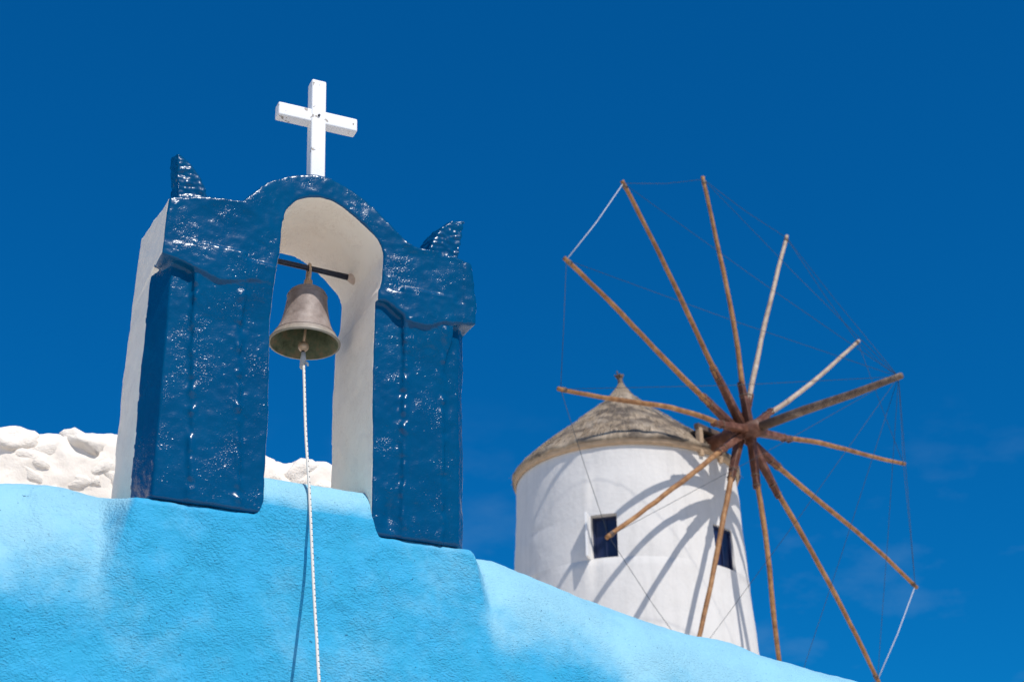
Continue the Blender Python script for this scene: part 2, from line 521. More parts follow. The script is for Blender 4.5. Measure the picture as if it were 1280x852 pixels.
# ------------------------------------------------------------------ chapel: thick sky blue wall with a softly rounded top
def build_chapel():
    us = np.concatenate([np.linspace(-4.6, -1.15, 24)[:-1], np.linspace(-1.15, 1.9, 250)[:-1], np.linspace(1.9, 4.7, 170)[:-1], np.linspace(4.7, 8.0, 22)])
    key_u = np.array([-4.6, -3.4, -2.2, -1.4, -0.9, -0.6, -0.35, 0.3, 0.9, 1.5, 1.7, 2.2, 2.7, 3.25, 3.8, 4.25, 5.2, 6.4, 8.0])
    key_z = np.array([3.36, 3.76, 4.02, 4.13, 4.165, 4.185, 4.165, 4.185, 4.16, 4.135, 4.13, 4.035, 3.945, 3.88, 3.80, 3.735, 3.53, 3.18, 2.7])
    prof = []
    zs_front = np.concatenate([[0.0], np.linspace(0.0, 1, 90)])
    rows = []
    DEPTH = 2.1
    for u in us:
        # raised, flush plinth below the bell tower
        zone = float(sstep(-0.46, -0.30, u) * (1 - sstep(1.45, 1.60, u)))
        H0 = float(np.interp(u, key_u, key_z))
        mid = float(sstep(0.275, 0.325, u) * (1 - sstep(0.885, 0.94, u)))
        Hp = 4.090 if u < 0.6 else 4.062
        H = H0 * (1 - zone) + zone * (mid * 4.335 + (1 - mid) * Hp)
        right = float(sstep(1.6, 3.0, u))
        wf = -0.028
        def fo(z): return 0.040 * (1 - zone) * float(sstep(3.40, 3.95, z))
        rw = (1 - zone) * (0.40 + 0.16 * right) + zone * (0.12 + 0.12 * mid)
        rz = (1 - zone) * (0.68 + 0.37 * right) + zone * (0.06 + 0.21 * mid)
        row = [(wf, 0.0)]
        zb = H - rz
        z0 = 2.5
        row += [(wf + fo(z), z) for z in np.linspace(z0, zb, 60)[:-1]]
        for t in np.linspace(0, math.pi / 2, 46):
            c, s = math.cos(t) ** 0.92, math.sin(t) ** 0.92
            row.append((wf + fo(zb + rz * s) + rw * (1 - c), zb + rz * s))
        for f in np.linspace(0, 1, 10)[1:]:
            w = wf + fo(H) + rw + (DEPTH - 0.30 - rw) * f
            row.append((w, H - 0.03 * f))
        row.append((DEPTH - 0.05, H - 0.12)); row.append((DEPTH, H - 0.35)); row.append((DEPTH, 0.0))
        rows.append(row)
    nv = len(rows[0])
    co = np.array([(u, w, z) for u, row in zip(us, rows) for (w, z) in row], np.float32)
    Fc = [(i * nv + k, (i + 1) * nv + k, (i + 1) * nv + k + 1, i * nv + k + 1) for i in range(len(us) - 1) for k in range(nv - 1)]
    Fc.append(tuple(range(nv))); Fc.append(tuple((len(us) - 1) * nv + k for k in reversed(range(nv))))
    me = pydata(co, Fc, 'chapel')
    co, no = arrays(me)
    m = (co[:, 2] > 2.2) & (co[:, 2] < 5) & (co[:, 1] < 1.0)
    pale_crown = np.clip((no[:, 2] - 0.02) / 0.50, 0, 1)  # the more a vertex faces up, the more of the paler blue
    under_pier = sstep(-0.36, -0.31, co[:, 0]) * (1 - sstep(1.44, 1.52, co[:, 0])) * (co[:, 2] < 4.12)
    pale_crown = pale_crown * (1 - 0.9 * under_pier)
    amp = np.zeros(len(co), np.float32)
    foot = sstep(-0.55, -0.3, co[m][:, 0]) * (1 - sstep(1.45, 1.65, co[m][:, 0])) * sstep(3.75, 3.98, co[m][:, 2])
    amp[m] = (0.024 * nz(co[m], 1.7, 1) + 0.012 * nz(co[m], 4.5, 2)) * (1 - 0.85 * foot) + 0.0035 * nz(co[m], 16, 3) + 0.0018 * nz(co[m], 38, 4)
    amp *= np.clip((co[:, 2] - 2.2) / 0.5, 0, 1)
    set_co(me, co + no * amp[:, None])
    a = me.attributes.new('pale_crown', 'FLOAT', 'POINT')
    a.data.foreach_set('value', pale_crown.astype(np.float32))
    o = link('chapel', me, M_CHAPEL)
    o.matrix_world = FAC
    tag(o, 'sky blue stucco chapel with rounded roof edge carrying the bell tower', 'chapel')
build_chapel()

# ------------------------------------------------------------------ bell tower
tower = empty('bell_tower', O, FAC_ROT)
tag(tower, 'dark blue and white bell tower with an arched opening on the light blue chapel', 'bell tower')

def build_tower_body():
    bm = bmesh.new()
    def lift(p, w):      # tops rise a little towards the back
        u, z = p
        k = float(np.clip((z - 5.60) / 0.15, 0, 1)) if not (0.2 < u < 0.95 and z < 5.99) else 0.0
        return (u, w, z + 0.24 * max(w, 0) * k)
    # two piers, as stacked plan outlines so that they lean like hand-built masonry; outer front corners cut off
    def pier(levels):
        for (za, La), (zb, Lb) in zip(levels[:-1], levels[1:]):
            bm_prism(bm, [(u, w, za) for u, w in La], [(u, w, zb) for u, w in Lb])
    def planL(uo, ui, fz=0.0): return [(uo, 0.65), (uo + 0.008, 0.20), (uo + 0.075, -0.022), (ui, -0.022), (ui, 0.65)]
    def planR(ui, uo): return [(ui, 0.65), (ui, -0.022), (uo - 0.07, -0.022), (uo, 0.075), (uo, 0.65)]
    def plainL(uo, ui): return [(uo, 0.65), (uo, -0.022), (uo + 0.1, -0.022), (ui, -0.022), (ui, 0.65)]
    def plainR(ui, uo): return [(ui, 0.65), (ui, -0.022), (uo - 0.1, -0.022), (uo, -0.022), (uo, 0.65)]
    pier([(4.075, planL(-0.318, 0.314)), (4.6, planL(-0.332, 0.303)), (5.17, planL(-0.345, 0.275)), (5.42, planL(-0.345, 0.280))])
    pier([(3.9, [(u, max(w, 0.06)) for u, w in planL(-0.315, 0.314)]), (4.1, [(u, max(w, 0.06)) for u, w in planL(-0.318, 0.314)])])
    pier([(4.05, planR(0.892, 1.447)), (4.6, planR(0.876, 1.444)), (5.0, planR(0.864, 1.440)), (5.42, planR(0.862, 1.440))])
    pier([(3.9, [(u, max(w, 0.06)) for u, w in planR(0.892, 1.447)]), (4.1, [(u, max(w, 0.06)) for u, w in planR(0.890, 1.447)])])
    # proud centre bands
    for (a0, a1, b0, b1, z0) in ((-0.062, 0.182, -0.165, 0.085, 4.075), (1.055, 1.285, 1.035, 1.268, 4.045)):
        k = (5.12 - z0) / (5.5 - z0)
        m0, m1 = a0 + (b0 - a0) * k, a1 + (b1 - a1) * k
        e0, e1 = (0.02, 0.015) if a0 < 0.5 else (0.03, 0.05)
        lv = [(z0, a0, a1, -0.034), (5.08, m0, m1, -0.038), (5.24, m0 - e0 * 0.5, m1 + e1, -0.058), (5.5, b0 - e0, b1 + e1, -0.082)]
        for (za, p, q_, wa), (zb, r_, t_, wb) in zip(lv[:-1], lv[1:]):
            bm_prism(bm, [(p, wa, za), (q_, wa, za), (q_, 0.1, za), (p, 0.1, za)], [(r_, wb, zb), (t_, wb, zb), (t_, 0.1, zb), (r_, 0.1, zb)])
    bm_prism(bm, [(0.05, -0.020, 5.10), (0.272, -0.020, 5.13), (0.272, 0.1, 5.13), (0.05, 0.1, 5.10)], [(0.05, -0.080, 5.46), (0.278, -0.066, 5.46), (0.278, 0.1, 5.46), (0.05, 0.1, 5.46)])
    # head: shoulders and arch, as convex-ish strips between outer and inner outline
    outer = [(-0.345, 5.40), (-0.338, 5.735), (-0.139, 5.79), (0.058, 5.815), (0.095, 5.87), (0.186, 5.989), (0.319, 6.079), (0.45, 6.128), (0.544, 6.131),
             (0.666, 6.099), (0.79, 6.030), (0.876, 5.950), (0.968, 5.858), (1.058, 5.790), (1.162, 5.785), (1.318, 5.772), (1.425, 5.748), (1.447, 5.40)]
    inner = [(0.276, 5.40), (0.290, 5.55), (0.290, 5.65), (0.292, 5.72), (0.296, 5.76), (0.313, 5.841), (0.368, 5.920), (0.43, 5.958), (0.500, 5.977),
             (0.575, 5.975), (0.638, 5.950), (0.727, 5.896), (0.800, 5.840), (0.850, 5.790), (0.875, 5.745), (0.888, 5.70), (0.887, 5.55), (0.866, 5.40)]
    for i in range(len(outer) - 1):
        quad = [outer[i], outer[i + 1], inner[i + 1], inner[i]]
        bm_prism(bm, [lift(p, -0.022) for p in quad], [lift(p, 0.65) for p in quad])
    # capital: the whole head stands proud of the piers, with a sagging lower lip
    def wfr(u): return -0.082 + 0.034 * float(sstep(0.05, 0.35, u) * (1 - sstep(0.80, 1.08, u)))
    for i in range(len(outer) - 1):
        quad = [outer[i], outer[i + 1], inner[i + 1], inner[i]]
        bm_prism(bm, [(u, wfr(u), z) for u, z in quad], [(u, 0.08, z) for u, z in quad])
    capl = [(-0.344, 5.385), (-0.24, 5.368), (-0.14, 5.338), (-0.02, 5.30), (0.10, 5.335), (0.18, 5.362), (0.278, 5.370)]
    capr = [(0.866, 5.415), (0.93, 5.390), (0.99, 5.345), (1.06, 5.290), (1.16, 5.285), (1.25, 5.335), (1.34, 5.345), (1.447, 5.355)]
    for cap in (capl, capr):
        for (ua, za), (ub, zb) in zip(cap[:-1], cap[1:]):
            quad = [(ua, za), (ua, 5.47), (ub, 5.47), (ub, zb)]
            bm_prism(bm, [(u, wfr(u), z) for u, z in quad], [(u, 0.08, z) for u, z in quad])
    bm_prism(bm, [(1.38, -0.084, 5.745), (1.425, -0.084, 5.748), (1.460, -0.084, 5.47), (1.45, -0.084, 5.355), (1.38, -0.084, 5.36)],
                 [(1.38, 0.60, 5.745), (1.425, 0.60, 5.748), (1.460, 0.60, 5.47), (1.45, 0.60, 5.355), (1.38, 0.60, 5.36)])
    bmesh.ops.triangulate(bm, faces=bm.faces)
    raw = from_bm(bm)
    me = remesh(raw, 0.0100, 3, 0.5)
    co, no = arrays(me)
    nf = -no[:, 1]; up = no[:, 2]
    # front, tops and the underside of the capital are painted blue
    paint = np.clip(0.5 + 1.4 * (nf - 0.42), 0, 1)
    paint = np.maximum(paint, np.where(co[:, 2] > 5.6, np.clip(0.5 + 2.0 * (up - 0.45), 0, 1), 0))
    under = (up < -0.25) & (co[:, 2] < 5.47) & (co[:, 1] < 0.11)
    paint = np.where(under, 1.0, paint)
    chamf = (co[:, 2] < 5.385) & (co[:, 0] < -0.2) & (co[:, 1] < 0.195 + 0.008 * nz(co, 14, 33))
    paint = np.where(chamf, 1.0, paint)
    u_ = co[:, 0]
    proud = (co[:, 1] < -0.004) & (((u_ > -0.29) & (u_ < 0.24)) | ((u_ > 0.905) & (u_ < 1.40)))
    paint = np.where(proud, 1.0, paint)
    paint = np.where((up < -0.2) & (co[:, 2] < 5.47) & (u_ > 1.36), 1.0, paint)
    # small pocket in the foot of the right pier where a lump of plaster came away
    dx = (co[:, 0] - 0.985) / 0.035; dz_ = (co[:, 2] - 4.17) / 0.075
    front = np.clip(nf, 0, 1)
    disp = 0.006 * nz(co, 3.0, 5) + 0.0045 * nz(co, 9.0, 6) + 0.0027 * nz(co, 26.0, 7) * (0.4 + 0.6 * front)
    disp = disp + 0.0011 * nz(co, 50.0, 8) * front * np.clip(0.55 + 1.2 * nz(co, 3.3, 15), 0.1, 1.3)
    disp = disp - 0.018 * np.exp(-(dx * dx + dz_ * dz_)) * front
    # ragged seams along the centre bands
    for (a0, b0, z0) in ((-0.062, -0.165, 4.05), (0.182, 0.085, 4.05), (1.055, 1.035, 4.03), (1.285, 1.268, 4.03)):
        line = a0 + (b0 - a0) * (co[:, 2] - z0) / 1.45
        g = np.exp(-((co[:, 0] - line) / 0.022) ** 2) * (co[:, 2] < 5.32) * front
        disp = disp + g * (0.014 * nz(co, 20.0, 9) + 0.004)
    set_co(me, co + no * disp[:, None].astype(np.float32))
    a = me.attributes.new('paint', 'FLOAT', 'POINT')
    a.data.foreach_set('value', paint.astype(np.float32))
    link('plaster_body', me, M_TOWER, tower)
build_tower_body()

def horn(front, label, rise):
    bm = bmesh.new()
    bm_prism(bm, [(u, 0.12, z) for u, z in front], [(u, 0.33, z + rise) for u, z in front])
    bmesh.ops.triangulate(bm, faces=bm.faces)
    me = remesh(from_bm(bm), 0.008, 3, 0.5)
    co, no = arrays(me)
    st = co * np.array([1, 1, 2.2], np.float32)
    set_co(me, co + no * (0.007 * nz(st, 20, 11) + 0.003 * nz(co, 50, 12))[:, None])
    at = me.attributes.new('paint', 'FLOAT', 'POINT')
    at.data.foreach_set('value', np.ones(len(me.vertices), np.float32))
    o = link('horn', me, M_TOWER, tower)
    o['label'] = label
horn([(-0.284, 6.150), (-0.245, 6.137), (-0.196, 6.098), (-0.145, 6.032), (-0.107, 5.961), (-0.092, 5.80), (-0.246, 5.70), (-0.255, 5.93), (-0.276, 6.03)],
     'curved dark blue horn pointing left', 0.115)
horn([(1.466, 6.165), (1.389, 6.150), (1.316, 6.079), (1.268, 5.999), (1.240, 5.909), (1.240, 5.74), (1.404, 5.74), (1.412, 5.96), (1.432, 6.06)],
     'curved dark blue horn pointing right', 0.06)

# iron bar the bell hangs from
bar_pts = [(0.25, 0.405, 5.779), (0.45, 0.402, 5.776), (0.70, 0.400, 5.772), (0.842, 0.40, 5.769)]
tube('crossbar', bar_pts, [0.017, 0.017, 0.017, 0.019], M_IRON, tower, 10)
V, Fc = tube_data([(0.835, 0.40, 5.769), (0.862, 0.40, 5.769), (0.90, 0.40, 5.768)], [0.019, 0.033, 0.045], 12)
link('mortar_plug', pydata(V, Fc, 'plug'), mat_plain('mortar_plug', (0.55, 0.42, 0.34), 0.9, var=0.2, scale=30, bd=0.01), tower)

# ------------------------------------------------------------------ cross on the arch
def build_cross():
    root = empty('cross', FAC @ Vector((0.575, 0.28, 6.088)), FAC_ROT)
    root.rotation_euler = (0, R(-2.2), FAC_ROT)
    tag(root, 'white chipped wooden cross on top of the blue arch', 'cross')
    def slab(name, hw, hz0, hz1, hd, y0=0.0):
        bm = bmesh.new()
        bmesh.ops.create_cube(bm, size=1)
        for v in bm.verts:
            v.co.x *= 2 * hw; v.co.y = v.co.y * 2 * hd + y0
            v.co.z = hz0 if v.co.z < 0 else hz1
        bmesh.ops.bevel(bm, geom=bm.edges[:], offset=0.011, segments=3, profile=0.6, affect='EDGES')
        return link(name, from_bm(bm), M_CROSS, root)
    slab('upright', 0.0455, -0.055, 0.918, 0.043)
    slab('crossarm', 0.250, 0.607, 0.700, 0.038, 0.002)
    V, Fc = tube_data([(0, -0.051, 0.655), (0, -0.042, 0.655)], [0.0075, 0.0075], 10)
    link('nail', pydata(V, Fc, 'nail'), M_IRON, root)
build_cross()

# ------------------------------------------------------------------ bell and rope
BELL = FAC @ Vector((0.597, 0.40, 5.275))
def build_bell():
    root = empty('bell', BELL)
    tag(root, 'weathered bronze bell hanging in the arch of the bell tower', 'bell')
    outer = [(0.186, 0.0), (0.1875, 0.008), (0.182, 0.018), (0.166, 0.042), (0.148, 0.075), (0.133, 0.115), (0.122, 0.16), (0.114, 0.21), (0.108, 0.26), (0.103, 0.305), (0.096, 0.330), (0.080, 0.346), (0.05, 0.356), (0.0, 0.360)]
    inn = [(0.176, -0.001), (0.166, 0.016), (0.148, 0.045), (0.128, 0.085), (0.112, 0.14), (0.100, 0.21), (0.092, 0.28), (0.07, 0.32), (0.0, 0.33)]
    outer = [(r * 1.10, z) for r, z in outer]; inn = [(r * 1.10, z) for r, z in inn]
    link('shell', lathe_mesh([(0.1936, -0.001)] + outer, 64, 'shell'), M_BELL, root)
    link('inside', lathe_mesh(inn, 64, 'inside'), M_BELL_IN, root)
    for z, r in ((0.052, 0.1765), (0.305, 0.1145)):
        V, Fc = [], []
        ring = [(r + 0.0035 * math.cos(a), z + 0.0035 * math.sin(a)) for a in np.linspace(0, 2 * math.pi, 8, endpoint=False)]
        link('moulding', lathe_mesh(ring, 64, 'moulding', closed=True), M_BELL, root)
    # crown: block, loop over the bar
    link('crown', lathe_mesh([(0.0, 0.352), (0.034, 0.352), (0.034, 0.372), (0.026, 0.392), (0.024, 0.415), (0.015, 0.425), (0.0, 0.427)], 24), M_BRASS, root)
    lp = [(0.0, 0.030 * math.cos(a), 0.462 + 0.062 * math.sin(a)) for a in np.linspace(-math.pi / 2, 1.5 * math.pi, 22)]
    rot = Matrix.Rotation(FAC_ROT, 3, 'Z')
    tube('hanging_loop', [rot @ Vector(p) for p in lp], 0.0085, M_BRASS, root, 8)
    cl = tube('clapper', [(0, 0, 0.33), (0.004, -0.01, 0.1), (0.0, -0.022, 0.0)], 0.008, M_BRASS, root, 8)
    bm = bmesh.new(); bmesh.ops.create_uvsphere(bm, u_segments=20, v_segments=14, radius=0.031)
    me = from_bm(bm); b = link('clapper_ball', me, M_BRASS, cl); b.location = (0.0, -0.024, -0.028)
    tube('clapper_tail', [(0, -0.026, -0.05), (-0.002, -0.03, -0.095)], [0.010, 0.008], M_IRON, cl, 8)
build_bell()

def build_rope():
    # from the clapper over the chapel edge, pulled out towards the square
    top = FAC @ Vector((0.585, 0.366, 5.178))
    key = [top] + [FAC @ Vector(p) for p in ((0.577, 0.30, 5.026), (0.560, 0.15, 4.626), (0.550, 0.0, 4.26), (0.547, -0.12, 3.872), (0.537, -0.23, 3.597), (0.524, -0.34, 3.374),
                                           (0.510, -0.45, 3.155), (0.48, -0.80, 2.40), (0.44, -1.15, 1.35), (0.43, -1.2, 0.02))]
    pts = []
    n = len(key)
    for i in range(n - 1):
        p0, p1, p2, p3 = key[max(i - 1, 0)], key[i], key[i + 1], key[min(i + 2, n - 1)]
        for k in range(14):
            t = k / 14
            pts.append(0.5 * ((2 * p1) + (p2 - p0) * t + (2 * p0 - 5 * p1 + 4 * p2 - p3) * t * t + (3 * p1 - p0 - 3 * p2 + p3) * t ** 3))
    pts.append(key[-1])
    rad = 0.0078; nseg = 10
    V, Fc = tube_data(pts, rad, nseg)
    me = pydata(V, Fc, 'rope')
    uv = me.uv_layers.new(name='UVMap')
    dist = [0.0]
    for a, b in zip(pts[:-1], pts[1:]): dist.append(dist[-1] + (b - a).length)
    for poly in me.polygons:
        ks = [me.loops[li].vertex_index % nseg for li in poly.loop_indices]
        wrap = (0 in ks) and (nseg - 1 in ks) and len(ks) == 4
        for li in poly.loop_indices:
            vi = me.loops[li].vertex_index
            k = vi % nseg
            uv.data[li].uv = ((1.0 if (wrap and k == 0) else k / nseg), dist[vi // nseg])
    root = link('bell_rope', me, M_ROPE)
    tag(root, 'white rope with dark flecks running down from the bell clapper', 'rope')
    V, Fc = tube_data([top + Vector((0, 0, 0.025)), top + Vector((0.002, -0.004, -0.02)), top + Vector((0.0, -0.02, -0.075)), top + Vector((0.003, -0.028, -0.085))], [0.011, 0.017, 0.014, 0.010], 10)
    link('knot', pydata(V, Fc, 'knot'), M_CORD, root)
    tube('loose_end', [top + Vector((0.005, -0.01, -0.04)), top + Vector((0.028, -0.018, -0.05)), top + Vector((0.034, -0.02, -0.066))], [0.009, 0.008, 0.006], M_CORD, root, 8)
build_rope()

# ------------------------------------------------------------------ whitewashed rubble wall behind the tower
def build_stone_wall():
    root = empty('rubble_wall', O, FAC_ROT)
    tag(root, 'whitewashed rubble stone wall behind the bell tower', 'wall')
    u0, u1, w0, w1 = -5.0, 1.95, 2.36, 3.0
    ku = [-5.0, -3.0, -1.3, -0.80, -0.73, -0.68, -0.60, -0.05, 0.45, 0.90, 0.963, 1.024, 1.21, 1.30, 1.43, 1.95]
    kz = [5.20, 5.23, 5.28, 5.309, 5.335, 5.365, 5.35, 5.435, 5.48, 5.50, 5.485, 5.435, 5.42, 5.455, 5.48, 5.45]
    def top(u): return float(np.interp(u, ku, kz))
    # core: front face grid, rounded top, back
    us = np.linspace(u0, u1, 330)
    rows = []
    for u in us:
        T = top(u) - 0.005
        row = [(w0, 2.4)] + [(w0, z) for z in np.linspace(4.4, T - 0.13, 42)]
        for t in np.linspace(0, math.pi, 16)[1:]:
            c = math.cos(t); row.append(((w0 + w1) / 2 - c * (w1 - w0) / 2, T - 0.13 + 0.13 * math.sin(t) ** 0.7))
        row.append((w1, 2.4)); rows.append(row)
    nv = len(rows[0])
    co = np.array([(u, w, z) for u, r_ in zip(us, rows) for w, z in r_], np.float32)
    Fc = [(i * nv + k, (i + 1) * nv + k, (i + 1) * nv + k + 1, i * nv + k + 1) for i in range(len(us) - 1) for k in range(nv - 1)]
    Fc.append(tuple(range(nv))); Fc.append(tuple((len(us) - 1) * nv + k for k in reversed(range(nv))))
    me = pydata(co, Fc, 'core')
    co, no = arrays(me)
    set_co(me, co + no * (0.022 * nz(co, 4.2, 21) + 0.020 * nz(co, 9, 22) + 0.006 * nz(co, 26, 23))[:, None])
    link('mortar_core', me, M_MORTAR, root)
    # stones, each its own piece, half sunk in limewash
    rr = random.Random(3)
    shapes = []
    for s in range(10):
        bm = bmesh.new(); bmesh.ops.create_icosphere(bm, subdivisions=3, radius=1)
        for v in bm.verts:
            p = v.co.copy()
            m = max(abs(p.x), abs(p.y), abs(p.z))
            q = p.lerp(p / m * 0.82, 0.45)          # towards a rounded block
            q *= 1 + 0.38 * noise.noise(p * 1.25 + Vector((s * 5.1, 0, 0))) + 0.16 * noise.noise(p * 2.6 + Vector((0, s * 3.3, 0))) + 0.05 * noise.noise(p * 6 + Vector((0, 0, s * 2.3)))
            v.co = q
        me = from_bm(bm, 'stone'); me.materials.append(M_STONE)
        me.polygons.foreach_set('use_smooth', [True] * len(me.polygons))
        shapes.append(me)
    z = 4.52
    while z < 5.55:
        hgt = rr.uniform(0.10, 0.19)
        u = -3.0 + rr.uniform(0, 0.2)
        while u < 1.9:
            wd = rr.uniform(0.14, 0.34)
            uc, zc = u + wd / 2, z + rr.uniform(-0.035, 0.035) + 0.03 * math.sin(u * 5)
            T = top(uc)
            if zc + hgt * 0.62 < T and rr.random() < 0.9:
                o = bpy.data.objects.new('stone', rr.choice(shapes)); COL.objects.link(o)
                o.parent = root
                o.location = (uc, w0 + rr.uniform(0.09, 0.135), zc)
                o.scale = (wd * rr.uniform(0.60, 0.74), rr.uniform(0.10, 0.14), hgt * rr.uniform(0.60, 0.80))
                o.rotation_euler = (rr.uniform(-0.4, 0.4), rr.uniform(-0.6, 0.6), rr.uniform(-0.4, 0.4))
            u += wd * rr.uniform(0.88, 1.05)
        z += hgt * 0.86
build_stone_wall()

# ------------------------------------------------------------------ windmill
EC = Vector((2.008, 23.864, 10.933))       # centre of the eave circle
MILL_BASE = 5.2
HUB = Vector((3.8857, 21.9018, 11.0002))
AX = Vector((0.69137, -0.72246, -0.00758)).normalized()
WS = Vector((math.cos(0.76342), math.sin(0.76342), 0))
WT = WS.cross(AX); WT = WT if WT.z > 0 else -WT
mill = empty('windmill', (EC.x, EC.y, MILL_BASE))
tag(mill, 'round white windmill with conical thatched roof and bare spoked sail wheel', 'windmill')
BZ = EC.z - MILL_BASE                      # eave height in mill space

def mill_r(z):                             # z in mill space
    d_ = BZ - z
    return 1.945 + 0.041 * max(d_, 0)

def build_mill():
    deg = math.radians
    wins = [(deg(-22.2), deg(-9.8), BZ - 2.08, BZ - 1.335), (deg(39.5), deg(54.5), BZ - 2.10, BZ - 1.39)]   # angle from the camera side to the right
    angs = sorted(set([round(a, 5) for a in np.linspace(-math.pi, math.pi, 97)[:-1]] + [round(a, 5) for w in wins for a in w[:2]]))
    zs = sorted(set([round(z, 4) for z in np.linspace(-0.3, BZ + 0.05, 46)] + [round(z, 4) for w in wins for z in w[2:]]))
    def P(a, z, r=None):
        r = mill_r(z) if r is None else r
        return Vector((r * math.sin(a), -r * math.cos(a), z))
    V = []; idx = {}
    for i, a in enumerate(angs):
        for j, z in enumerate(zs):
            idx[i, j] = len(V)
            edge = any(abs(a - e) < 1e-4 for w in wins for e in w[:2]) or any(abs(z - e) < 1e-3 for w in wins for e in w[2:])
            r = mill_r(z) + (0 if edge else 0.018 * noise.noise(P(a, z, 1.0) * 1.7) + 0.008 * noise.noise(P(a, z, 1.9) * 3.5))
            V.append(P(a, z, r))
    Fc = []
    na = len(angs)
    for i in range(na):
        i2 = (i + 1) % na
        am = (angs[i] + (angs[i2] if i2 else math.pi)) / 2
        for j in range(len(zs) - 1):
            zm = (zs[j] + zs[j + 1]) / 2
            if any(w[0] < am < w[1] and w[2] < zm < w[3] for w in wins): continue
            Fc.append((idx[i, j], idx[i2, j], idx[i2, j + 1], idx[i, j + 1]))
    # reveals
    for (a0, a1, z0, z1) in wins:
        dep = 0.22 if a0 < 0 else 0.10
        ring_o = [P(a0, z0), P(a1, z0), P(a1, z1), P(a0, z1)]
        am = (a0 + a1) / 2; inn = Vector((-math.sin(am), math.cos(am), 0)) * dep
        b = len(V); V += ring_o + [p + inn for p in ring_o]
        for k in range(4):
            k2 = (k + 1) % 4; Fc.append((b + k, b + k2, b + 4 + k2, b + 4 + k))
    me = pydata(V, Fc, 'wall')
    link('wall', me, M_MILL, mill)
    for wi, (a0, a1, z0, z1) in enumerate(wins):
        am = (a0 + a1) / 2
        nrm = Vector((math.sin(am), -math.cos(am), 0)); tan = Vector((math.cos(am), math.sin(am), 0))
        c = (P(a0, z0) + P(a1, z1)) / 2 - nrm * (0.16 if wi == 0 else 0.055)
        half = (P(a1, z0) - P(a0, z0)).length / 2; hz = (z1 - z0) / 2
        bm = bmesh.new()
        def bx(cx, cz, w, h, y0, y1):
            q = [(-w, -h), (w, -h), (w, h), (-w, h)]
            bm_prism(bm, [c + tan * (cx + a) + Vector((0, 0, cz + b)) + nrm * y0 for a, b in q], [c + tan * (cx + a) + Vector((0, 0, cz + b)) + nrm * y1 for a, b in q])
        bx(0, 0, half - 0.004, hz - 0.004, -0.03, -0.01)
        win = link('window', from_bm(bm), M_PANE, mill, False)
        for (cx, cz, w, h) in ((-half + 0.022, 0, 0.018, hz - 0.006), (half - 0.022, 0, 0.018, hz - 0.006), (0, hz - 0.022, half - 0.045, 0.016), (0, -hz + 0.022, half - 0.045, 0.016), (0, 0, 0.012, hz - 0.045)):
            bm = bmesh.new(); bx(cx, cz, w, h, -0.008, 0.018)
            link('frame_bar', from_bm(bm), M_FRAME, win, False)
        if wi == 0:
            # shutter board folded straight out on the hinge side
            bm = bmesh.new()
            p = P(a0, (z0 + z1) / 2) - tan * 0.028
            q = [(-0.016, -0.02), (0.016, -0.02), (0.016, 0.22), (-0.016, 0.22)]
            bm_prism(bm, [p + tan * a + nrm * b - Vector((0, 0, hz)) for a, b in q], [p + tan * a + nrm * b + Vector((0, 0, hz - 0.01)) for a, b in q])
            o = link('shutter', from_bm(bm), M_SHUT, mill, False); o['label'] = 'white shutter edge beside the navy window'
    # roof
    prof = [(0.02, 1.97), (0.09, 1.83), (0.20, 1.67), (0.36, 1.49), (0.62, 1.255), (0.95, 0.98), (1.35, 0.645), (1.72, 0.325), (1.93, 0.13), (2.03, 0.03), (2.035, -0.03), (1.99, -0.045), (1.90, 0.02)]
    n = 128; V = []; Fc = []
    fine = []
    for (r0, z0), (r1, z1) in zip(prof[:-1], prof[1:]):
        k = max(1, int(math.hypot(r1 - r0, z1 - z0) / 0.045))
        for t in range(k): fine.append((r0 + (r1 - r0) * t / k, z0 + (z1 - z0) * t / k))
    fine.append(prof[-1])
    m = len(fine)
    for k in range(n):
        a = 2 * math.pi * k / n
        ca, sa = math.cos(a), math.sin(a)
        for (r, z) in fine:
            d1 = noise.noise(Vector((ca * 6 * 1.6, sa * 6 * 1.6, z * 1.5)))
            d2 = noise.noise(Vector((ca * r * 3.2, sa * r * 3.2, z * 3.2 + 7)))
            f = min(1, r / 0.5)
            h = (0.022 * d1 + 0.030 * d2) * f
            V.append(((r + h * 0.6) * ca, (r + h * 0.6) * sa, BZ + z + h * 0.8))
    for k in range(n):
        k2 = (k + 1) % n
        for i in range(m - 1): Fc.append((k * m + i, k * m + i + 1, k2 * m + i + 1, k2 * m + i))
    roof = link('roof', pydata(V, Fc, 'roof'), M_THATCH, mill)
    # loose straw lying on the cone and hanging over the eave: uncountable
    V = []; Fc = []
    rs = random.Random(11)
    for _ in range(1700):
        a = rs.uniform(-math.pi, math.pi)
        f = rs.random() ** 0.6
        edge = rs.random() < 0.38
        r0 = 1.45 + rs.random() * 0.5 if edge else 0.15 + 1.75 * f
        ln = rs.uniform(0.06, 0.17) if edge else rs.uniform(0.10, 0.30)
        def zr(r):
            if r > 2.0: return 0.04 - (r - 2.0) * 1.1
            return float(np.interp(r, [p[0] for p in prof[:10]], [p[1] for p in prof[:10]]))
        pa = []
        for t in (0, 0.5, 1.0):
            r = r0 + ln * t * 0.8
            aa = a + rs.uniform(-0.02, 0.02) / max(r, 0.3)
            pa.append(Vector((r * math.cos(aa), r * math.sin(aa), BZ + zr(r) + rs.uniform(0.005, 0.035))))
        w = rs.uniform(0.002, 0.006)
        tube_data(pa, [w, w, w * 0.5], 3, False, V, Fc)
    st = link('loose_straw', pydata(V, Fc, 'straw'), M_STRAW, roof)
    st['kind'] = 'stuff'
    # reed band under the thatch
    ring = [(1.958, -0.13), (1.995, -0.13), (2.012, -0.02), (1.985, 0.03), (1.955, 0.03)]
